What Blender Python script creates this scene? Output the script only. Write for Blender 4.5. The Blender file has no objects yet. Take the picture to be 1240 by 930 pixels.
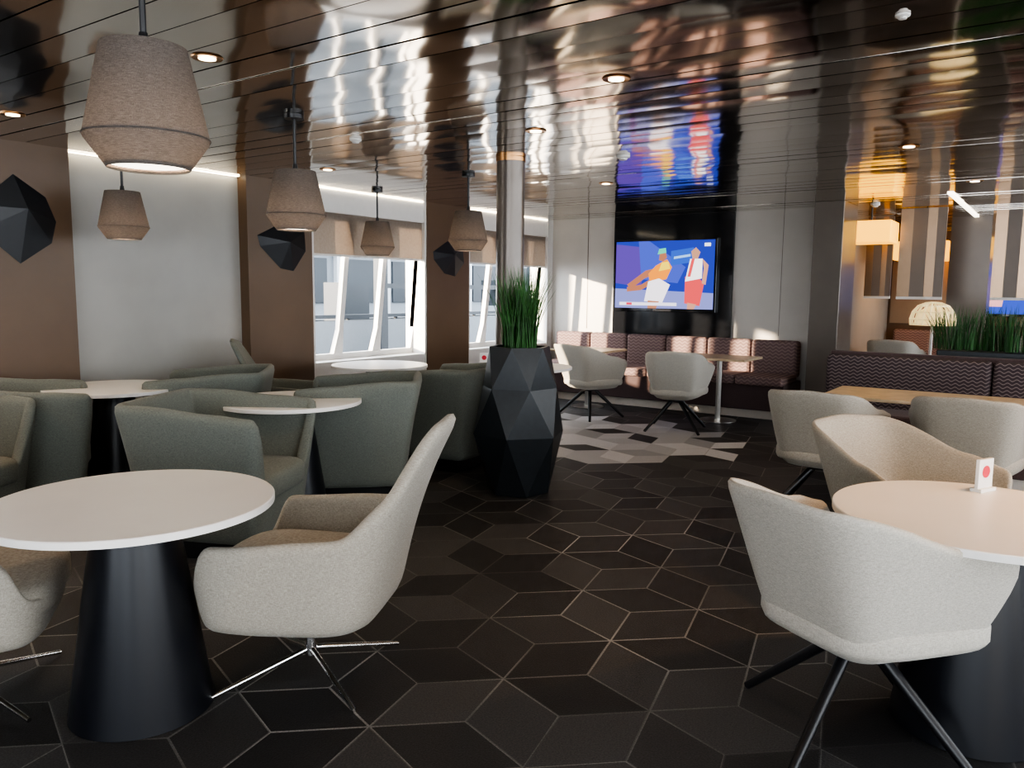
import bpy, bmesh, math, random
from mathutils import Vector, Matrix
random.seed(7)
C=bpy.context.scene.collection
# ------------------------------------------------------------ camera
F=950.0; YAW=math.radians(35); PIT=math.radians(6.78); ROL=math.radians(0.6)
CAMZ=1.40; CEIL=2.37
Fh=Vector((-math.sin(YAW),math.cos(YAW),0)); Rr=Vector((math.cos(YAW),math.sin(YAW),0))
f3=Fh*math.cos(PIT)+Vector((0,0,-math.sin(PIT))); u3=Fh*math.sin(PIT)+Vector((0,0,math.cos(PIT)))
R2=Rr*math.cos(ROL)+u3*math.sin(ROL); u2=u3*math.cos(ROL)-Rr*math.sin(ROL)
cam=bpy.data.cameras.new('camera'); co=bpy.data.objects.new('camera',cam); C.objects.link(co)
cam.sensor_width=36; cam.lens=36*F/1240; cam.clip_start=0.05
co.matrix_world=Matrix((( R2.x,u2.x,-f3.x,0),(R2.y,u2.y,-f3.y,0),(R2.z,u2.z,-f3.z,CAMZ),(0,0,0,1)))
bpy.context.scene.camera=co
# ------------------------------------------------------------ materials
def newmat(n):
    m=bpy.data.materials.new(n); m.use_nodes=True
    return m,m.node_tree.nodes,m.node_tree.links,m.node_tree.nodes['Principled BSDF']
def mat(n,col,rough=.5,metal=0,var=0.0,scale=20,bump=0,bscale=200,emit=None,es=0,coat=0):
    m,N,L,b=newmat(n)
    b.inputs['Base Color'].default_value=(*col,1); b.inputs['Roughness'].default_value=rough
    b.inputs['Metallic'].default_value=metal
    if coat: b.inputs['Coat Weight'].default_value=coat
    tc=N.new('ShaderNodeTexCoord')
    nz=N.new('ShaderNodeTexNoise'); nz.inputs['Scale'].default_value=scale; nz.inputs['Detail'].default_value=4
    L.new(tc.outputs['Object'],nz.inputs['Vector'])
    cr=N.new('ShaderNodeValToRGB')
    v=max(var,.02)
    cr.color_ramp.elements[0].position=.3; cr.color_ramp.elements[1].position=.7
    cr.color_ramp.elements[0].color=(*[c*(1-v) for c in col],1)
    cr.color_ramp.elements[1].color=(*[min(1,c*(1+v)) for c in col],1)
    L.new(nz.outputs['Fac'],cr.inputs['Fac']); L.new(cr.outputs['Color'],b.inputs['Base Color'])
    if bump:
        n2=N.new('ShaderNodeTexNoise'); n2.inputs['Scale'].default_value=bscale
        L.new(tc.outputs['Object'],n2.inputs['Vector'])
        bp=N.new('ShaderNodeBump'); bp.inputs['Strength'].default_value=bump; bp.inputs['Distance'].default_value=.003
        L.new(n2.outputs['Fac'],bp.inputs['Height']); L.new(bp.outputs['Normal'],b.inputs['Normal'])
    if emit:
        b.inputs['Emission Color'].default_value=(*emit,1); b.inputs['Emission Strength'].default_value=es
    return m
def fabric(n,c1,c2):
    m,N,L,b=newmat(n)
    tc=N.new('ShaderNodeTexCoord')
    fs=[]
    for sc in ((90,90,700),(700,700,90)):
        mp=N.new('ShaderNodeMapping'); mp.inputs['Scale'].default_value=sc
        L.new(tc.outputs['Object'],mp.inputs['Vector'])
        nz=N.new('ShaderNodeTexNoise'); nz.inputs['Scale'].default_value=1; nz.inputs['Detail'].default_value=2
        L.new(mp.outputs['Vector'],nz.inputs['Vector']); fs.append(nz.outputs['Fac'])
    ad=N.new('ShaderNodeMath'); ad.operation='MULTIPLY'; L.new(fs[0],ad.inputs[0]); L.new(fs[1],ad.inputs[1])
    cr=N.new('ShaderNodeValToRGB'); cr.color_ramp.elements[0].position=.12; cr.color_ramp.elements[1].position=.38
    cr.color_ramp.elements[0].color=(*c1,1); cr.color_ramp.elements[1].color=(*c2,1)
    L.new(ad.outputs[0],cr.inputs['Fac']); L.new(cr.outputs['Color'],b.inputs['Base Color'])
    bp=N.new('ShaderNodeBump'); bp.inputs['Strength'].default_value=.12; bp.inputs['Distance'].default_value=.001
    L.new(ad.outputs[0],bp.inputs['Height']); L.new(bp.outputs['Normal'],b.inputs['Normal'])
    b.inputs['Roughness'].default_value=.9; b.inputs['Sheen Weight'].default_value=.1
    return m
M={}
M['chair']=fabric('fabric_beige_grey',(.25,.225,.19),(.43,.395,.335))
M['chairw']=fabric('fabric_cream',(.33,.305,.265),(.52,.49,.43))
M['chairg']=fabric('fabric_sage_grey',(.115,.124,.108),(.215,.228,.198))
M['black']=mat('black_wood',(.012,.012,.014),.35)
M['cone']=mat('black_satin_cone',(.008,.009,.013),.34)
M['chrome']=mat('chrome',(.8,.8,.8),.12,1)
M['tabletop']=mat('table_laminate_white',(.80,.775,.74),.35,0,.02,4)
M['planter']=mat('planter_charcoal',(.018,.022,.026),.38,0,.1,30)
M['soil']=mat('soil',(.05,.035,.02),.9,0,.4,60)
M['grass']=mat('grass_green',(.03,.11,.022),.5,0,.4,8)
M['taupe']=mat('taupe_wall',(.135,.084,.050),.42,0,.05,3)
M['silver']=mat('silver_grey_wall',(.36,.345,.315),.38,0,.04,3)
M['silverb']=mat('silver_sunlit_wall',(.52,.49,.45),.38,0,.04,3)  # silver lightened for the back wall; sunlit brightness put into the colour
M['white']=mat('white_paint',(.72,.70,.67),.5)
M['grey']=mat('column_grey',(.17,.145,.125),.28,.3,.05,4)
M['screenbrown']=mat('screen_lacquer_brown',(.20,.165,.14),.4,0,.05,4)
M['art']=mat('art_charcoal',(.014,.015,.018),.4,0,.05)
M['gloss']=mat('gloss_black_panel',(.012,.013,.016),.08,0)
M['plinth']=mat('plinth_pale',(.6,.54,.48),.5)
M['wood']=mat('pale_oak',(.60,.47,.32),.3,0,.15,12)
M['steel']=mat('steel_brushed',(.55,.53,.5),.3,1)
M['dark']=mat('dark_void',(.01,.009,.008),.8)
M['bronze']=mat('bronze_mirror',(.36,.25,.17),.30,1)
M['led']=mat('led_warm',(1,1,1),.5,emit=(1,.80,.55),es=6)
M['cove']=mat('cove_led',(1,1,1),.5,emit=(1,.86,.62),es=7)
M['ledw']=mat('led_white',(1,1,1),.5,emit=(1,.9,.75),es=3)
M['gold']=mat('gold_lit',(.9,.6,.1),.5,emit=(1,.47,.045),es=1.8)
M['redprint']=mat('red_print',(.6,.03,.05),.5)
M['deck']=mat('deck_white',(.17,.19,.21),.6)
M['deckg']=mat('deck_grey',(.035,.042,.05),.6)
M['deckw']=mat('deck_trim_white',(.40,.42,.44),.6)
M['brass']=mat('downlight_ring',(.45,.25,.12),.3,1)
def mth_f(N,L):
    def mth(op,a,bv=None):
        n=N.new('ShaderNodeMath'); n.operation=op
        for i,v in enumerate((a,bv)):
            if v is None: continue
            if isinstance(v,(int,float)): n.inputs[i].default_value=v
            else: L.new(v,n.inputs[i])
        return n.outputs[0]
    return mth
def patt(nm,cl,cd,kx,kz,amp,lo,hi):
    m,N,L,b=newmat(nm); mth=mth_f(N,L)
    tc=N.new('ShaderNodeTexCoord'); sp=N.new('ShaderNodeSeparateXYZ'); L.new(tc.outputs['Object'],sp.inputs[0])
    sx=mth('SINE',mth('MULTIPLY',sp.outputs['X'],kx))
    ph=mth('ADD',mth('MULTIPLY',sp.outputs['Z'],kz),mth('MULTIPLY',sx,amp))
    s=mth('ABSOLUTE',mth('SINE',ph))
    cr=N.new('ShaderNodeValToRGB')
    cr.color_ramp.elements[0].position=lo; cr.color_ramp.elements[0].color=(*cl,1)
    cr.color_ramp.elements[1].position=hi; cr.color_ramp.elements[1].color=(*cd,1)
    L.new(s,cr.inputs['Fac']); L.new(cr.outputs['Color'],b.inputs['Base Color']); b.inputs['Roughness'].default_value=.85
    return m
M['patt']=patt('upholstery_wave_mauve',(.33,.24,.215),(.185,.122,.118),90,80,.8,.15,.6)
M['patt2']=patt('upholstery_wave_dark',(.24,.20,.19),(.060,.042,.047),110,110,.8,.12,.5)
M['maroon']=fabric('upholstery_maroon',(.060,.038,.040),(.12,.080,.078))
def shadem():
    m,N,L,b=newmat('lampshade_linen')
    out=N['Material Output']; N.remove(b)
    tc=N.new('ShaderNodeTexCoord')
    cols=[]
    for sc in ((60,60,1100),(1100,1100,60)):
        mp=N.new('ShaderNodeMapping'); mp.inputs['Scale'].default_value=sc; L.new(tc.outputs['Object'],mp.inputs['Vector'])
        nz=N.new('ShaderNodeTexNoise'); nz.inputs['Scale'].default_value=1; L.new(mp.outputs['Vector'],nz.inputs['Vector']); cols.append(nz.outputs['Fac'])
    ad=N.new('ShaderNodeMath'); ad.operation='MULTIPLY'; L.new(cols[0],ad.inputs[0]); L.new(cols[1],ad.inputs[1])
    cr=N.new('ShaderNodeValToRGB'); cr.color_ramp.elements[0].position=.12; cr.color_ramp.elements[1].position=.40
    cr.color_ramp.elements[0].color=(.075,.067,.062,1); cr.color_ramp.elements[1].color=(.165,.150,.140,1)
    L.new(ad.outputs[0],cr.inputs['Fac'])
    d=N.new('ShaderNodeBsdfDiffuse'); t=N.new('ShaderNodeBsdfTranslucent'); mx=N.new('ShaderNodeMixShader'); mx.inputs[0].default_value=.09
    L.new(cr.outputs['Color'],d.inputs['Color']); L.new(cr.outputs['Color'],t.inputs['Color'])
    L.new(d.outputs[0],mx.inputs[1]); L.new(t.outputs[0],mx.inputs[2]); L.new(mx.outputs[0],out.inputs[0])
    return m
M['shade']=shadem()
def blindm(nm,ca,cb,f):
    m,N,L,b=newmat(nm)
    out=N['Material Output']; N.remove(b)
    d=N.new('ShaderNodeBsdfDiffuse'); t=N.new('ShaderNodeBsdfTranslucent'); mx=N.new('ShaderNodeMixShader'); mx.inputs[0].default_value=f
    tc=N.new('ShaderNodeTexCoord'); wv=N.new('ShaderNodeTexNoise'); wv.inputs['Scale'].default_value=40
    L.new(tc.outputs['Object'],wv.inputs['Vector'])
    cr=N.new('ShaderNodeValToRGB'); cr.color_ramp.elements[0].color=(*ca,1); cr.color_ramp.elements[1].color=(*cb,1)
    L.new(wv.outputs['Fac'],cr.inputs['Fac']); L.new(cr.outputs['Color'],d.inputs['Color']); L.new(cr.outputs['Color'],t.inputs['Color'])
    L.new(d.outputs[0],mx.inputs[1]); L.new(t.outputs[0],mx.inputs[2]); L.new(mx.outputs[0],out.inputs[0])
    return m
M['blind']=blindm('blind_fabric',(.40,.34,.29),(.5,.44,.38),.5)
M['blindw']=blindm('blind_fabric_white',(.80,.82,.84),(.84,.86,.88),.75)
def emitm(n,c,s=1.2):
    m,N,L,b=newmat(n); out=N['Material Output']; N.remove(b)
    e=N.new('ShaderNodeEmission'); e.inputs[0].default_value=(*c,1); e.inputs[1].default_value=s
    L.new(e.outputs[0],out.inputs[0]); return m
# ------------------------------------------------------------ mesh helpers
def link(me,name,par=None,mt=None,smooth=False,loc=(0,0,0)):
    o=bpy.data.objects.new(name,me); C.objects.link(o)
    if mt: me.materials.append(mt)
    if smooth:
        for p in me.polygons: p.use_smooth=True
    o.location=loc
    if par: o.parent=par
    return o
def raw(name,vs,fs,mt,par=None,smooth=False,loc=(0,0,0)):
    me=bpy.data.meshes.new(name); me.from_pydata([tuple(v) for v in vs],[],fs); me.update()
    return link(me,name,par,mt,smooth,loc)
def bev(o,w=.01,seg=2):
    b=o.modifiers.new('bevel','BEVEL'); b.width=w; b.segments=seg; b.limit_method='ANGLE'; return o
def boxes(name,lst,mt,par=None,bv=0,loc=(0,0,0)):
    vs=[];fs=[]
    for (x0,x1,y0,y1,z0,z1) in lst:
        k=len(vs)
        vs+=[(x0,y0,z0),(x1,y0,z0),(x1,y1,z0),(x0,y1,z0),(x0,y0,z1),(x1,y0,z1),(x1,y1,z1),(x0,y1,z1)]
        fs+=[tuple(k+i for i in q) for q in ((3,2,1,0),(4,5,6,7),(0,1,5,4),(1,2,6,5),(2,3,7,6),(3,0,4,7))]
    o=raw(name,vs,fs,mt,par,loc=loc)
    if bv: bev(o,bv)
    return o
def empty(name,loc=(0,0,0),rot=0):
    o=bpy.data.objects.new(name,None); C.objects.link(o); o.location=loc; o.rotation_euler[2]=rot; o.empty_display_size=.1; return o
def lathe(name,prof,mt,par=None,seg=48,smooth=True,cap=True,loc=(0,0,0),sharp=True):
    vs=[];fs=[];n=len(prof)
    for r,z in prof:
        for i in range(seg):
            a=2*math.pi*i/seg; vs.append((r*math.cos(a),r*math.sin(a),z))
    for j in range(n-1):
        for i in range(seg):
            k=(i+1)%seg; fs.append((j*seg+i,j*seg+k,(j+1)*seg+k,(j+1)*seg+i))
    if cap:
        fs.append(tuple(range(seg))[::-1]); fs.append(tuple((n-1)*seg+i for i in range(seg)))
    o=raw(name,vs,fs,mt,par,smooth,loc)
    if smooth and sharp:
        e=o.modifiers.new('es','EDGE_SPLIT'); e.split_angle=math.radians(35)
    return o
def rods(name,segs,mt,par=None,n=12,loc=(0,0,0)):
    vs=[];fs=[]
    for p0,p1,r0,r1 in segs:
        p0=Vector(p0);p1=Vector(p1); d=(p1-p0).normalized()
        a=d.orthogonal().normalized(); b=d.cross(a); k=len(vs)
        for p,r in ((p0,r0),(p1,r1)):
            for i in range(n):
                t=2*math.pi*i/n; vs.append(p+a*r*math.cos(t)+b*r*math.sin(t))
        for i in range(n):
            j=(i+1)%n; fs.append((k+i,k+j,k+n+j,k+n+i))
        fs.append(tuple(k+i for i in range(n))[::-1]); fs.append(tuple(k+n+i for i in range(n)))
    o=raw(name,vs,fs,mt,par,True,loc); e=o.modifiers.new('es','EDGE_SPLIT'); e.split_angle=math.radians(40); return o
def lerp(a,b,t): return a+(b-a)*t
def sst(t): t=max(0,min(1,t)); return t*t*(3-2*t)
def prof(pts):
    def f(a):
        for (a0,z0),(a1,z1) in zip(pts,pts[1:]):
            if a<=a1: return lerp(z0,z1,sst((a-a0)/(a1-a0)))
        return pts[-1][1]
    return f
def shell(name,w,d,zb,H,zf,n,bs,lean,mt,par,th=.045,pw=.5,taper=(1,0)):
    N=72;Mr=9;vs=[];fs=[]
    for j in range(Mr+1):
        s=j/Mr
        for i in range(N):
            a=2*math.pi*i/N; px=math.sin(a);py=-math.cos(a)
            k=(abs(px)**n+abs(py)**n)**(-1/n)
            ad=math.degrees(a); ad=min(ad,360-ad)
            zt=zf(ad); z=zb+(zt-zb)*s
            q=(z-zb)/H
            r=bs+(1-bs)*(max(q,0)**pw)
            tp=taper[0]+taper[1]*py*k*r
            y=py*k*d/2*r - lean*q*q*max(0,math.cos(a))
            vs.append((px*k*w/2*r*tp,y,z))
    for j in range(Mr):
        for i in range(N):
            k=(i+1)%N; fs.append((j*N+i,j*N+k,(j+1)*N+k,(j+1)*N+i))
    c=len(vs)
    for i in range(N):
        v=vs[i]; vs.append((v[0]*.5,v[1]*.5,zb-.015))
    for i in range(N):
        k=(i+1)%N; fs.append((k,i,c+i,c+k))
    fs.append(tuple(c+i for i in range(N))[::-1])
    me=bpy.data.meshes.new(name); me.from_pydata(vs,[],fs)
    bm=bmesh.new(); bm.from_mesh(me); bmesh.ops.recalc_face_normals(bm,faces=bm.faces); bm.to_mesh(me); bm.free()
    o=link(me,name,par,mt,True)
    so=o.modifiers.new('s','SOLIDIFY'); so.thickness=th; so.offset=-1; so.use_rim=True
    sb=o.modifiers.new('b','SUBSURF'); sb.levels=1; sb.render_levels=1
    return o
def puck(name,w,d,z0,z1,n,mt,par,yo=0,taper=0):
    N=48; vs=[];fs=[]
    pr=[(.80,z0),(.97,z0+.012),(1,z0+.03),(1,z1-.03),(.97,z1-.012),(.9,z1),(.5,z1+.008)]
    for r,z in pr:
        for i in range(N):
            a=2*math.pi*i/N; px=math.cos(a);py=math.sin(a); k=(abs(px)**n+abs(py)**n)**(-1/n)
            vs.append((px*k*w/2*r*(1+taper*py*k*r),py*k*d/2*r+yo,z))
    for j in range(len(pr)-1):
        for i in range(N):
            k=(i+1)%N; fs.append((j*N+i,j*N+k,(j+1)*N+k,(j+1)*N+i))
    fs.append(tuple(range(N))[::-1]); fs.append(tuple((len(pr)-1)*N+i for i in range(N)))
    return raw(name,vs,fs,mt,par,True)
# ------------------------------------------------------------ furniture
def tub_chair(x,y,ang,mt=None,lr=0):
    mt=mt or M['chairw']
    e=empty('tub_chair',(x,y,0),math.radians(ang))
    shell('shell',.76,.68,.33,.49,prof([(0,.83),(40,.82),(95,.70),(126,.655),(137,.42),(180,.41)]),6.0,.60,.07,mt,e,.028,.65,(.93,.24))
    puck('seat_cushion',.56,.54,.36,.455,4,mt,e,.01,.18)
    sg=[]
    for k in range(4):
        a=math.radians(45+90*k+lr); sg.append(((.03*math.cos(a),.03*math.sin(a),.33),(.38*math.cos(a),.38*math.sin(a),.006),.021,.014))
    rods('legs',sg,M['black'],e)
    lathe('hub',[(.09,.30),(.09,.335)],M['black'],e,24)
    return e
def swivel_chair(x,y,ang,mt=None):
    mt=mt or M['chair']
    e=empty('swivel_armchair',(x,y,0),math.radians(ang))
    shell('shell',.76,.72,.25,.70,prof([(0,.97),(20,.95),(40,.71),(58,.60),(124,.57),(139,.41),(180,.40)]),4.2,.78,.18,mt,e,.045,.45,(.97,.10))
    puck('seat_cushion',.58,.62,.33,.45,4,mt,e,.02,.08)
    s=[((0,0,.24),(0,0,.07),.022,.022)]
    for k in range(4):
        a=math.radians(45+90*k); s.append(((0,0,.095),(.36*math.cos(a),.36*math.sin(a),.012),.012,.008))
    rods('star_base',s,M['chrome'],e)
    return e
def box_chair(x,y,ang,mt=None):
    mt=mt or M['chairg']
    e=empty('box_armchair',(x,y,0),math.radians(ang))
    shell('shell',.84,.80,.09,.72,prof([(0,.81),(60,.81),(110,.78),(139,.76),(144,.40),(180,.39)]),16,.78,.04,mt,e,.06,1.0,(.97,.08))
    puck('seat_cushion',.66,.66,.30,.44,6,mt,e,.03)
    boxes('plinth',[(-.26,.26,-.24,.24,.003,.09)],M['black'],e)
    return e
def round_table(x,y):
    e=empty('round_table',(x,y,0))
    lathe('top',[(.425,.683),(.44,.687),(.44,.707),(.437,.71)],M['tabletop'],e,96)
    lathe('pedestal',[(.225,.003),(.222,.02),(.125,.68)],M['cone'],e,64)
    return e
def card(x,y,rot):
    e=empty('menu_card_holder',(x,y,.711),rot)
    boxes('acrylic_base',[(-.045,.045,-.02,.02,0,.012)],M['white'],e)
    boxes('printed_card',[(-.042,.042,-.006,.006,.012,.115)],M['white'],e)
    lathe('print_dot',[(.022,0),(.022,.001)],M['redprint'],e,20).matrix_local=Matrix.Translation((0,-.0065,.07))@Matrix.Rotation(math.radians(90),4,'X')
    return e
for p in ((-2.44,1.34),(-.17,2.86),(-3.92,3.18),(-5.36,2.84),(-5.15,5.22),(-4.05,5.98)): round_table(*p)
swivel_chair(-2.17,1.83,117)
swivel_chair(-2.98,1.00,-35)
tub_chair(-.46,2.58,-29,None,-30)
tub_chair(-.49,3.72,-120,M['chair'])
tub_chair(-1.20,5.16,0,M['chair'])
tub_chair(-.42,5.40,0,M['chair'])
tub_chair(-4.30,7.67,-15)
tub_chair(-3.19,7.49,15)
box_chair(-3.68,2.54,-62)
box_chair(-3.93,3.78,130)
box_chair(-4.00,4.85,95)
box_chair(-5.25,2.20,-25)
box_chair(-5.10,3.42,135)
box_chair(-4.90,1.55,-60)
swivel_chair(-5.35,4.42,-45,M['chairg'])
swivel_chair(-4.90,6.30,150)
card(-.19,3.20,YAW+.5)
card(-4.38,5.80,YAW)
# ------------------------------------------------------------ planter + column + grass
pl=empty('faceted_planter',(-3.06,4.46,0),math.radians(20))
def ringp(r,z,off,n=6): return [(r*math.cos(math.radians(off+360/n*i)),r*math.sin(math.radians(off+360/n*i)),z) for i in range(n)]
rg=[ringp(.215,.003,0),ringp(.325,.42,30),ringp(.265,.74,0),ringp(.215,1.02,30)]
vs=[];fs=[]
for r in rg: vs+=r
for j in range(3):
    for i in range(6):
        if j%2==0:
            a=j*6+i;b=j*6+(i+1)%6;c_=(j+1)*6+i;d=(j+1)*6+(i+1)%6
            fs+=[(a,b,c_),(b,d,c_)]
        else:
            a=j*6+i;b=j*6+(i+1)%6;c_=(j+1)*6+(i+1)%6;d=(j+1)*6+i
            fs+=[(a,b,c_),(a,c_,d)]
vs+=[(x*.88,y*.88,z) for x,y,z in rg[3]]; vs+=[(x*.86,y*.86,.95) for x,y,z in rg[3]]
for i in range(6):
    k=(i+1)%6; fs.append((18+i,18+k,24+k,24+i)); fs.append((24+i,24+k,30+k,30+i))
fs.append(tuple(range(6))[::-1])
raw('faceted_body',vs,fs,M['planter'],pl)
raw('soil',[(x*.87,y*.87,.985) for x,y,z in rg[3]],[tuple(range(6))],M['soil'],pl)
def grass(name,n,rx,ry,h0,h1,par,loc,sp=.12):
    vs=[];fs=[]
    for _ in range(n):
        a=random.uniform(0,6.283); r=math.sqrt(random.random()); x=r*rx*math.cos(a); y=r*ry*math.sin(a)
        h=random.uniform(h0,h1); la=random.uniform(0,6.283); ln=random.uniform(0,sp)*(.4+r); w=.0035
        dx,dy=math.cos(la)*ln+x*.25,math.sin(la)*ln+y*.25; px,py=-math.sin(la+1)*w,math.cos(la+1)*w; k=len(vs)
        for s in (0,.35,.7):
            vs.append((x+dx*s*s-px*(1-s*.5),y+dy*s*s-py*(1-s*.5),h*s)); vs.append((x+dx*s*s+px*(1-s*.5),y+dy*s*s+py*(1-s*.5),h*s))
        vs.append((x+dx,y+dy,h))
        fs+=[(k,k+1,k+3,k+2),(k+2,k+3,k+5,k+4),(k+4,k+5,k+6)]
    return raw(name,vs,fs,M['grass'],par,loc=loc)
grass('grass_blades',560,.12,.12,.36,.62,pl,(0,0,.98),.13)
colm=empty('round_column',(-3.42,4.84,0))
lathe('shaft',[(.104,.0),(.104,CEIL)],M['grey'],colm,48)
lathe('collar',[(.110,CEIL-.03),(.110,CEIL)],M['brass'],colm,48)
# ------------------------------------------------------------ room shell
XL=-5.9; YB=9.4; XR=4.2; YR=-4.0; YF=14.0; XC=-2.39
s=.31; bm=bmesh.new(); uvl=bm.loops.layers.uv.new('UVMap'); cl=bm.loops.layers.float_color.new('tile')
tw=Matrix.Rotation(math.radians(12),2)
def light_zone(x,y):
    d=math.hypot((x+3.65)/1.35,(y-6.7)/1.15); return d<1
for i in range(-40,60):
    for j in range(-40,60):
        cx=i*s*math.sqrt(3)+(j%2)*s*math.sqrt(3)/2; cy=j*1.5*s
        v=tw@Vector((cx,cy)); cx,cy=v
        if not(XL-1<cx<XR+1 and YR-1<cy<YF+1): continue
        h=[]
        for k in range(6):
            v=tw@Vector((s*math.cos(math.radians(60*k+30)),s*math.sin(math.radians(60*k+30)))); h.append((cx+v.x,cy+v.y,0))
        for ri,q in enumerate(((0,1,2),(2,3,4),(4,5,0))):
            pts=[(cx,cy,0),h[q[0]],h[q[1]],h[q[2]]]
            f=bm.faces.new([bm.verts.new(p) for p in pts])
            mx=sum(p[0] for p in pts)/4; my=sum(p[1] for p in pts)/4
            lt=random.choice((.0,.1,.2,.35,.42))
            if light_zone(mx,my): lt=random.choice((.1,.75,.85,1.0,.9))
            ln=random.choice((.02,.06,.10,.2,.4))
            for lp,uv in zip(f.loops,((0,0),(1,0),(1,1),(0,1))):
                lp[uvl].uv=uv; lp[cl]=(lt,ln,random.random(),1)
bmesh.ops.remove_doubles(bm,verts=bm.verts,dist=.001)
for co_,no in (((XL-.02,0,0),(-1,0,0)),((XR,0,0),(1,0,0)),((0,YR,0),(0,-1,0)),((0,YF,0),(0,1,0))):
    bmesh.ops.bisect_plane(bm,geom=bm.verts[:]+bm.edges[:]+bm.faces[:],plane_co=co_,plane_no=no,clear_outer=True)
bmesh.ops.recalc_face_normals(bm,faces=bm.faces)
me=bpy.data.meshes.new('floor'); bm.to_mesh(me); bm.free()
if me.polygons[0].normal.z<0: me.flip_normals()
def floorm():
    m,N,L,b=newmat('carpet_rhombus'); mth=mth_f(N,L)
    uv=N.new('ShaderNodeUVMap'); uv.uv_map='UVMap'; at=N.new('ShaderNodeAttribute'); at.attribute_name='tile'
    sp=N.new('ShaderNodeSeparateXYZ'); L.new(uv.outputs[0],sp.inputs[0]); sc=N.new('ShaderNodeSeparateColor'); L.new(at.outputs['Color'],sc.inputs[0])
    U,V=sp.outputs['X'],sp.outputs['Y']
    e=mth('MINIMUM',mth('MINIMUM',U,mth('SUBTRACT',1,U)),mth('MINIMUM',V,mth('SUBTRACT',1,V)))
    line=mth('LESS_THAN',e,.015)
    tc=N.new('ShaderNodeTexCoord'); nz=N.new('ShaderNodeTexNoise'); nz.inputs['Scale'].default_value=.9; nz.inputs['Detail'].default_value=1
    L.new(tc.outputs['Object'],nz.inputs['Vector'])
    mr=N.new('ShaderNodeMapRange'); mr.inputs[1].default_value=.45; mr.inputs[2].default_value=.70; L.new(nz.outputs['Fac'],mr.inputs[0])
    ls=mth('MULTIPLY',mth('ADD',mth('MULTIPLY',mr.outputs[0],.6),sc.outputs['Green']),line)
    n2=N.new('ShaderNodeTexNoise'); n2.inputs['Scale'].default_value=170; n2.inputs['Detail'].default_value=3; L.new(tc.outputs['Object'],n2.inputs['Vector'])
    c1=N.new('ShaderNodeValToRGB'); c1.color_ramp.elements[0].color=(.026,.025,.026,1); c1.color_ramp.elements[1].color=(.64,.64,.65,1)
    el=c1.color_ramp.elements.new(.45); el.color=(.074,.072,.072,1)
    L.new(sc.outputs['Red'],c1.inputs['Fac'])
    mx=N.new('ShaderNodeMix'); mx.data_type='RGBA'; L.new(ls,mx.inputs[0]); L.new(c1.outputs['Color'],mx.inputs[6]); mx.inputs[7].default_value=(.46,.45,.43,1)
    m2=N.new('ShaderNodeMix'); m2.data_type='RGBA'; m2.blend_type='MULTIPLY'; m2.inputs[0].default_value=.75
    c2=N.new('ShaderNodeValToRGB'); c2.color_ramp.elements[0].position=.35;c2.color_ramp.elements[0].color=(.45,.45,.45,1); c2.color_ramp.elements[1].position=.65
    L.new(n2.outputs['Fac'],c2.inputs['Fac']); L.new(mx.outputs[2],m2.inputs[6]); L.new(c2.outputs['Color'],m2.inputs[7])
    L.new(m2.outputs[2],b.inputs['Base Color']); b.inputs['Roughness'].default_value=.60
    bp=N.new('ShaderNodeBump'); bp.inputs['Strength'].default_value=.4; bp.inputs['Distance'].default_value=.004
    L.new(n2.outputs['Fac'],bp.inputs['Height']); L.new(bp.outputs['Normal'],b.inputs['Normal'])
    return m
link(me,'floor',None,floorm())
def ceilm():
    m,N,L,b=newmat('ceiling_polished_metal')
    b.inputs['Metallic'].default_value=1; b.inputs['Roughness'].default_value=.09; b.inputs['Base Color'].default_value=(.68,.635,.585,1)
    tc=N.new('ShaderNodeTexCoord'); mp=N.new('ShaderNodeMapping'); mp.inputs['Scale'].default_value=(2.0,1.5,1); L.new(tc.outputs['Object'],mp.inputs['Vector'])
    nz=N.new('ShaderNodeTexNoise'); nz.inputs['Scale'].default_value=1.0; nz.inputs['Detail'].default_value=.5; L.new(mp.outputs['Vector'],nz.inputs['Vector'])
    bp=N.new('ShaderNodeBump'); bp.inputs['Strength'].default_value=.5; bp.inputs['Distance'].default_value=.034
    L.new(nz.outputs['Fac'],bp.inputs['Height']); L.new(bp.outputs['Normal'],b.inputs['Normal'])
    return m
vs=[];fs=[]; y=YR; pw=.20; gap=.007
while y<YF:
    k=len(vs); t=random.uniform(-.0018,.0018); zc=CEIL; n=6; w_=pw-gap
    for x in (XL-.05,XR):
        vs.append((x,y,zc+.02))
        for i in range(n+1):
            q=i/n*2-1; vs.append((x,y+w_*i/n,zc+t*q+.0008*q*q))
        vs.append((x,y+w_,zc+.02))
    m_=n+3
    for i in range(m_-1): fs.append((k+i,k+m_+i,k+m_+i+1,k+i+1))
    y+=pw
o=raw('ceiling',vs,fs,ceilm(),smooth=True)
e_=o.modifiers.new('es','EDGE_SPLIT'); e_.split_angle=math.radians(40)
boxes('trim_ceiling_void',[(XL-.4,XR,YR,YF,CEIL+.03,CEIL+.06)],M['dark'])
H=CEIL+.03
wz0,wz1=.68,2.14
pierY=[(2.10,2.88),(4.37,5.09),(6.74,7.50)]
boxes('wall_left_piers',[(XL-.30,XL,a,b,0,H) for a,b in pierY]+[(XL-.30,XL,-4,-1.2,0,H)],M['taupe'])
boxes('wall_left_recess_panel',[(XL-.30,XL-.12,2.88,4.37,0,H)],M['silver'])
wins=[(5.09,6.74),(7.50,9.30),(-1.2,2.10)]  # last window is out of view, added to let daylight in
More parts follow.
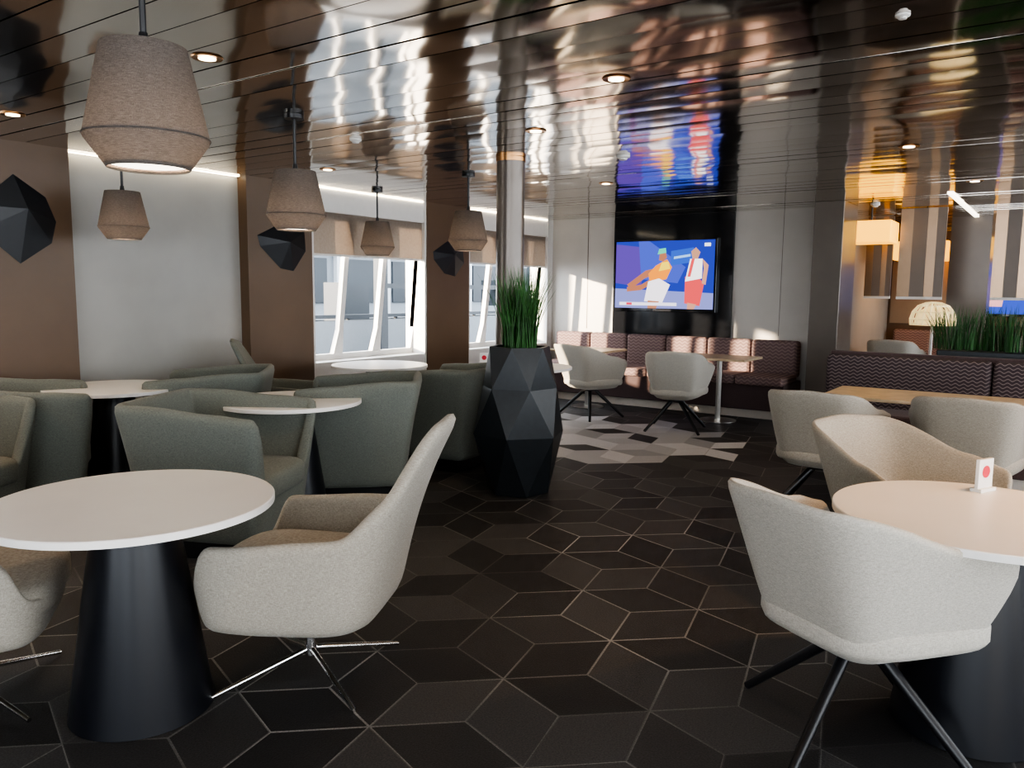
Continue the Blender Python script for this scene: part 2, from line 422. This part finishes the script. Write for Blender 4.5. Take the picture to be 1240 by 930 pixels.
boxes('wall_left_window_surround',[q for a,b in wins for q in ((XL-.32,XL-.02,a,b,0,wz0),(XL-.30,XL-.02,a,b,wz1,H))]+[(XL-.30,XL-.01,a-.01,a+.03,0,H) for a,b in wins]+[(XL-.30,XL-.01,b-.03,b+.01,0,H) for a,b in wins]+[(XL-.30,XL-.01,9.3,9.42,0,H)],M['white'])
boxes('trim_cove_light',[(XL-.11,XL-.06,2.90,4.35,CEIL-.008,CEIL-.003)]+[(XL-.015,XL-.005,a+.05,b-.05,CEIL-.010,CEIL-.003) for a,b in wins[:2]],M['cove'])
for wi,(a,b) in enumerate(wins):
    e=empty('window_%d'%(wi+1))
    xt,xb=XL-.13,XL-.27
    n=3 if b-a<2.5 else 5
    vs=[];fs=[]
    def prism(pts,dx):
        k=len(vs)
        for (yy,zz) in pts:
            x=lerp(xb,xt,(zz-wz0)/(wz1-wz0)); vs.append((x,yy,zz))
        for (yy,zz) in pts:
            x=lerp(xb,xt,(zz-wz0)/(wz1-wz0)); vs.append((x+dx,yy,zz))
        n_=len(pts); fs.append(tuple(k+i for i in range(n_))); fs.append(tuple(k+n_+i for i in range(n_))[::-1])
        for i in range(n_): j=(i+1)%n_; fs.append((k+i,k+n_+i,k+n_+j,k+j))
    W=(b-a)
    for k in range(n+1):
        yc=a+W*k/n; hw=.03; dy=(-.06 if 0<k<n else 0)
        prism([(yc-hw-.04+dy,wz0),(yc-hw+dy*.5,wz0+.3),(yc-hw,wz1-.3),(yc-hw-.04,wz1),(yc+hw+.04,wz1),(yc+hw,wz1-.3),(yc+hw+dy*.5,wz0+.3),(yc+hw+.04+dy,wz0)],.06)
    prism([(a,wz0-.02),(a,wz0+.06),(b,wz0+.06),(b,wz0-.02)],.07); prism([(a,wz1-.06),(a,wz1+.02),(b,wz1+.02),(b,wz1-.06)],.07)
    raw('frame',vs,fs,M['white'],e)
    zbl=1.74 if wi<2 else .70
    boxes('roller_blind',[(XL-.055,XL-.052,a+.03,b-.03,zbl,wz1+.02)],M['blind'] if wi<2 else M['blindw'],e)  # blind of the unseen window is added, lowered to diffuse direct sun
    boxes('blind_rail',[(XL-.062,XL-.045,a+.03,b-.03,zbl-.02,zbl)],M['white'],e)
boxes('wall_back',[(XL-.3,XC,YB,YB+.25,0,H)],M['silverb'])
boxes('trim_wall_seam',[(-5.35,-5.34,YB-.004,YB,.9,H),(-2.75,-2.745,YB-.004,YB,.9,H)],M['grey'])
boxes('wall_back_tv_panel',[(-4.93,-3.32,YB-.04,YB,.85,H-.03)],M['gloss'])
boxes('square_column',[(-2.26,-1.96,YB-.60,YB+.05,0,CEIL)],M['grey'],bv=.005)
boxes('wall_passage_side',[(XC-.0,XC+.05,YB+.25,YF,0,H)],M['silver'])
boxes('wall_far',[(XC,XR,YF-.1,YF+.1,0,H)],M['taupe'])
boxes('wall_right',[(XR,XR+.2,YR,YF,0,.5),(XR,XR+.2,YR,YF,2.2,H)]+[(XR,XR+.2,yy,yy+.5,0.5,2.2) for yy in (-4,-1,2,5,8,11,13.5)],M['silver'])
boxes('wall_rear',[(XL-.3,XR,YR-.2,YR,0,.5),(XL-.3,XR,YR-.2,YR,2.2,H),(XL-.3,-2.4,YR-.2,YR,.5,2.2)]+[(xx,xx+.5,YR-.2,YR,.5,2.2) for xx in (-.3,3.7)],M['silver'])  # unseen wall; its left stretch is closed up to block the sun
def art(y,z,w,h,pts):
    P_=[(XL+.003,y+w/2*a,z+h/2*b) for a,b in pts]; n=len(P_)
    vs=P_+[(XL+.05,y+w*.10,z+h*.12)]
    fs=[(i,(i+1)%n,n) for i in range(n)]
    raw('wall_art_polygon',vs,fs,M['art'])
art(2.52,1.85,.50,.60,[(-1,.25),(-.05,1),(.75,.55),(1,.0),(.85,-.5),(.0,-1),(-.95,-.3)])
art(4.74,1.77,.54,.42,[(-1,.45),(-.1,1),(.95,.75),(1,-.1),(.45,-1),(-.1,-.9),(-.9,.0)])
art(7.12,1.76,.56,.40,[(-1,.35),(-.1,1),(.9,.8),(1,-.2),(.4,-1),(-.3,-.85),(-.95,-.1)])
tv=empty('wall_television',(-4.2,YB-.06,1.615))
boxes('casing',[(-.70,.70,-.03,.02,-.46,.455)],M['gloss'],tv,.006)
scr=[('screen',[(-.67,-.42),(.67,-.42),(.67,.43),(-.67,.43)],(.04,.06,.36)),
('crowd_left',[(-.67,-.1),(-.3,-.15),(-.25,.35),(-.67,.40)],(.12,.07,.34)),
('crowd_far',[(-.3,-.05),(.2,-.1),(.3,.1),(-.2,.43),(-.35,.43)],(.08,.11,.5)),
('court',[(-.67,-.42),(.67,-.42),(.67,-.22),(-.67,-.17)],(.22,.24,.52)),
('banner',[(.1,.12),(.4,.16),(.4,.34),(.1,.30)],(.05,.12,.5)),
('banner_text',[(.14,.2),(.36,.23),(.36,.26),(.14,.23)],(.3,.5,.8)),
('player_arm',[(-.5,-.12),(-.24,.06),(-.05,.1),(-.06,.03),(-.25,-.04),(-.45,-.18)],(.42,.17,.10)),
('player_arm_low',[(-.5,-.15),(-.3,-.12),(-.12,-.02),(-.12,-.1),(-.3,-.19),(-.5,-.21)],(.42,.17,.10)),
('player_shirt',[(-.18,-.1),(.05,-.05),(.12,.1),(.05,.2),(-.1,.12),(-.2,.02)],(.85,.30,.05)),
('player_shirt_stripe',[(-.06,.05),(.1,.08),(.07,.17),(-.02,.16)],(.9,.65,.08)),
('player_shorts',[(-.25,-.33),(.0,-.35),(.1,-.12),(-.05,-.04),(-.2,-.08)],(.85,.80,.85)),
('player_leg',[(-.2,-.42),(-.08,-.42),(-.04,-.33),(-.2,-.32)],(.45,.2,.12)),
('player_head',[(-.06,.19),(.0,.17),(.05,.22),(.03,.29),(-.05,.28)],(.40,.17,.10)),
('headband',[(-.08,.26),(.04,.28),(.03,.34),(-.06,.33)],(.1,.55,.35)),
('rival_shorts',[(.3,-.35),(.5,-.38),(.55,-.1),(.44,.0),(.3,-.02)],(.70,.10,.10)),
('rival_shirt',[(.30,-.08),(.52,-.04),(.52,.2),(.36,.2)],(.88,.85,.85)),
('rival_shirt_trim',[(.33,-.02),(.37,-.02),(.42,.2),(.38,.2)],(.7,.1,.1)),
('rival_arm',[(.52,.2),(.6,.12),(.57,-.12),(.52,-.1),(.54,.08)],(.55,.28,.2)),
('rival_head',[(.39,.2),(.46,.2),(.49,.28),(.43,.34),(.37,.29)],(.50,.27,.18)),
('rival_leg',[(.34,-.42),(.43,-.42),(.46,-.36),(.34,-.34)],(.55,.28,.2)),
('caption',[(-.6,-.385),(.2,-.385),(.2,-.345),(-.6,-.345)],(.75,.72,.8)),
('caption_red',[(-.5,-.38),(-.42,-.38),(-.42,-.35),(-.5,-.35)],(.7,.05,.1)),
('logo',[(.54,.35),(.62,.35),(.62,.39),(.54,.39)],(.8,.85,.9))]
for i,(n,pts,c_) in enumerate(scr):
    raw(n,[(x,-.031-.0006*i,z) for x,z in pts],[tuple(range(len(pts)))],emitm('tv_'+n,c_,1.5),tv)
boxes('sensor_lens',[(-.12,.12,-.035,-.03,-.455,-.43)],M['grey'],tv)
def bench(name,x0,x1,yf,yb,segs,face='patt',top=.86,panel=None):
    e=empty(name,((x0+x1)/2,yb,0)); ox=(x0+x1)/2; x0-=ox; x1-=ox; yf-=yb; 
    boxes('base',[(x0,x1,yf+.04,0,.10,.40)],M['maroon'],e,.01)
    boxes('plinth',[(x0+.03,x1-.03,yf+.09,-.02,.003,.10)],M['plinth'],e)
    n=segs; w=(x1-x0)/n
    boxes('seat_cushions',[(x0+w*i+.003,x0+w*(i+1)-.003,yf,-.16,.38,.48) for i in range(n)],M[face] if face=='patt' else M['maroon'],e,.025)
    boxes('back_cushions',[(x0+w*i+.003,x0+w*(i+1)-.003,-.19,-.03,.44,top) for i in range(n)],M[face],e,.035)
    if panel: boxes('back_panel',[(x0,x1,-.03,.03,.003,panel)],M['maroon'],e,.01)
    return e
bench('banquette_bench',-5.70,-2.45,YB-.77,YB-.05,6)
def btable(x,y,w=.75,d=.6,mt='wood'):
    e=empty('rectangular_table',(x,y,0))
    boxes('top',[(-w/2,w/2,-d/2,d/2,.685,.71)],M[mt],e,.006)
    rods('post',[((0,0,.01),(0,0,.685),.03,.03)],M['steel'],e,20); lathe('foot',[(.2,.002),(.2,.012),(.03,.02)],M['steel'],e)
btable(-3.05,8.32); btable(-4.7,8.32)
bench('booth_bench',-1.62,3.2,6.50,7.12,4,'patt2',.90,.92)
btable(-.72,5.98,1.25,.65); btable(1.3,5.98,1.25,.65)
gp=empty('grass_planter_box',(.1,7.55,0))
boxes('trough',[(-.95,1.6,-.18,.18,.003,.95)],M['planter'],gp,.01)
for k in range(7): grass('grass_tuft_%d'%k,220,.2,.14,.22,.40,gp,(-.8+k*.37,0,.95),.08)
fl=empty('floor_lamp',(-1.08,8.89,0))
rods('pole',[((0,0,0),(0,0,1.1),.014,.014)],M['white'],fl); lathe('foot',[(.16,.003),(.16,.02),(.02,.03)],M['white'],fl)
M['basket']=mat('basket_shade',(.75,.66,.45),.5,emit=(1,.75,.35),es=.45)
sh=lathe('basket_shade',[(.20,1.10),(.205,1.16),(.185,1.23),(.14,1.29),(.07,1.32),(.02,1.325)],M['basket'],fl,20,False,False)
w_=sh.modifiers.new('w','WIREFRAME'); w_.thickness=.018; w_.use_replace=True
lathe('inner_glow',[(.17,1.11),(.15,1.22),(.05,1.29)],M['basket'],fl,20)
# far passage
bench('banquette_bench',-2.2,.5,YF-.8,YF-.18,5)
boxes('wall_far_mirror',[(-2.3,3.9,YF-.13,YF-.1,.95,2.1)],M['bronze'])
boxes('square_column',[(-1.24,-.80,11.33,11.83,0,CEIL)],M['grey'])
for (x_,y_,w_) in ((-1.95,10.76,.30),(-1.36,9.91,.46),(-.50,10.49,.42)):
    e=empty('hanging_mirror_screen',(x_,y_,0))
    boxes('bronze_strips',[(-w_/2,-w_/2+w_*.28,-.02,.02,1.38,CEIL-.01),(w_*.1,w_*.3,-.02,.02,1.38,CEIL-.01)],M['bronze'],e)
    boxes('brown_strips',[(-w_/2+w_*.28,w_*.1,-.02,.02,1.38,CEIL-.01),(w_*.3,w_/2,-.02,.02,1.38,CEIL-.01)],M['screenbrown'],e)
    boxes('bottom_rail',[(-w_/2,w_/2,-.025,.025,1.35,1.38)],M['white'],e)
for x_,y_,zz,s_ in ((-1.88,9.80,2.11,.25),(-1.58,11.7,1.98,.32),(-.62,12.3,2.04,.36),(.4,12.0,2.1,.4)):
    e=empty('gold_box_pendant',(x_,y_,0))
    boxes('gold_shade',[(-s_,s_,-s_,s_,zz-.13,zz+.11)],M['gold'],e,.01); rods('stem',[((0,0,zz+.11),(0,0,CEIL),.01,.01)],M['black'],e)
e=empty('standing_television',(-.62,12.85,1.50))
boxes('casing',[(-.66,.66,0,.05,-.38,.38)],M['gloss'],e); raw('screen',[(-.63,-.002,-.35),(.63,-.002,-.35),(.63,-.002,.35),(-.63,-.002,.35)],[(0,1,2,3)],emitm('tv2',(.06,.1,.5),1.5),e)
raw('picture_figure',[(-.3,-.004,-.25),(-.1,-.004,-.25),(-.05,-.004,.15),(-.2,-.004,.2)],[(0,1,2,3)],emitm('tv2b',(.8,.4,.4),1.5),e)
rods('stand',[((0,.03,-1.50),(0,.03,-.3),.03,.03)],M['black'],e)
boxes('ceiling_strip_light',[(-1.0,-.95,8.6,13.0,CEIL-.012,CEIL-.003)],M['ledw'])
tub_chair(-1.80,11.3,0)
# ------------------------------------------------------------ pendants
def pendant(x,y):
    k=.33
    e=empty('pendant_lamp',(x,y,0)); zb=1.73
    lathe('shade_upper',[(.345*k,zb+1.0*k),(.5*k,zb+.27*k)],M['shade'],e,64,True,False)
    lathe('shade_lower',[(.5*k,zb+.265*k),(.495*k,zb+.235*k),(.33*k,zb)],M['shade'],e,64,True,False)
    lathe('seam_ring',[(.502*k,zb+.25*k),(.508*k,zb+.262*k),(.502*k,zb+.275*k)],M['shade'],e,64,True,False)
    lathe('diffuser',[(.31*k,zb+.012),(.31*k,zb+.016)],M['ledw'],e,48)
    lathe('shade_top',[(.345*k,zb+1.0*k),(.02,zb+1.0*k)],M['shade'],e,48,True,False)
    rods('cord',[((0,0,zb+.98*k),(0,0,CEIL),.009,.009)],M['black'],e)
    rods('cord_sleeve',[((0,0,zb+1.0*k),(0,0,zb+1.12*k),.018,.012)],M['black'],e)
    lathe('canopy',[(.055,CEIL-.025),(.055,CEIL-.001)],M['black'],e,32)
    l=bpy.data.lights.new('bulb','POINT'); l.energy=9; l.color=(1,.70,.46); l.shadow_soft_size=.04
    lo=bpy.data.objects.new('bulb',l); C.objects.link(lo); lo.parent=e; lo.location=(0,0,zb+.065)
for x,y in ((-2.15,1.27),(-5.46,3.02),(-3.63,3.02),(-5.60,5.66),(-4.18,5.30)): pendant(x,y)
# ------------------------------------------------------------ downlights etc
def downlight(x,y,en,col=(1,.70,.42),size=1.9):
    e=empty('ceiling_downlight',(x,y,CEIL))
    lathe('ring',[(.03,-.002),(.062,-.006),(.066,-.001)],M['brass'],e,32,True,False); lathe('lens',[(.036,-.008),(.036,-.005)],M['led'],e,24)
    l=bpy.data.lights.new('spot','SPOT'); l.energy=en; l.color=col; l.spot_size=size; l.spot_blend=.7; l.shadow_soft_size=.05
    lo=bpy.data.objects.new('spot',l); C.objects.link(lo); lo.parent=e; lo.location=(0,0,-.02)
for x,y in ((-3.06,2.09),(-1.76,3.32),(-2.72,4.11),(-4.99,2.14),(-.92,5.83),(-3.47,6.40),(-5.02,4.51),(-.71,7.85)): downlight(x,y,26)
for (x,y,en) in ((.5,3.3,120),(.9,5.2,60),(-1.2,.6,20),(1.5,8.5,70),(-1.6,12.3,90),(-4.9,.6,70)): downlight(x,y,en,(1,.56,.23),2.2)  # extra downlights added as warm fill, most of them out of view
for x,y,k in ((-3.86,3.71,.8),(-2.67,5.17,1),(-.54,3.12,.5),(-1.76,9.31,1)):
    lathe('smoke_detector',[(.05*k,CEIL-.001),(.048*k,CEIL-.015*k),(.03*k,CEIL-.022*k),(.028*k,CEIL-.032*k),(.01*k,CEIL-.036*k)],M['white'],None,32,True,True,(x,y,0))
# ------------------------------------------------------------ exterior deck
boxes('ship_deck_outside',[(-16,XL-.7,-6,22,-.2,-.02)],M['deck'])
e=empty('deck_structure')
boxes('bulwark',[(-8.6,-8.5,-6,22,-.02,.95)],M['deck'],e)
boxes('handrail',[(-8.62,-8.48,-6,22,.98,1.03)]+[(-8.57,-8.53,y_,y_+.04,.9,1.0) for y_ in range(-6,22)],M['deckg'],e)
boxes('posts',[(-8.3,-8.15,yy,yy+.14,-.02,2.8) for yy in (3,6.2,8.3,9.6,12.3,15)],M['deckg'],e)
boxes('superstructure',[(-11.2,-11,8.5,24,-.02,4.6)],M['deck'],e)
boxes('superstructure_windows',[(-11.0,-10.97,8.9+1.3*k,9.8+1.3*k,1.15,1.95) for k in range(11)],M['deckg'],e)
boxes('superstructure_ribs',[(-11.0,-10.9,9.98+1.3*k,10.06+1.3*k,0,4.6) for k in range(10)]+[(-11,-10.85,8.5,24,2.1,2.2),(-11,-10.85,8.5,24,.85,.93)],M['deckw'],e)
boxes('lifeboat_crane',[(-9.6,-9.2,8.5,9.1,.4,1.5),(-9.6,-9.2,12.6,14,1.1,1.6),(-9.3,-9.2,9.1,12.6,1.42,1.5)],M['deckg'],e)
# ------------------------------------------------------------ light
w=bpy.data.worlds.new('sky'); bpy.context.scene.world=w; w.use_nodes=True
bg=w.node_tree.nodes['Background']; bg.inputs[0].default_value=(.86,.925,1,1); bg.inputs[1].default_value=8.4
sn=bpy.data.lights.new('sun','SUN'); sn.energy=18; sn.color=(1,.82,.60); sn.angle=.02
so=bpy.data.objects.new('sun',sn); C.objects.link(so); so.rotation_euler=Vector((.62,.78,-.16)).to_track_quat('-Z','Y').to_euler()
bpy.context.scene.view_settings.view_transform='AgX'; bpy.context.scene.view_settings.look='AgX - High Contrast'
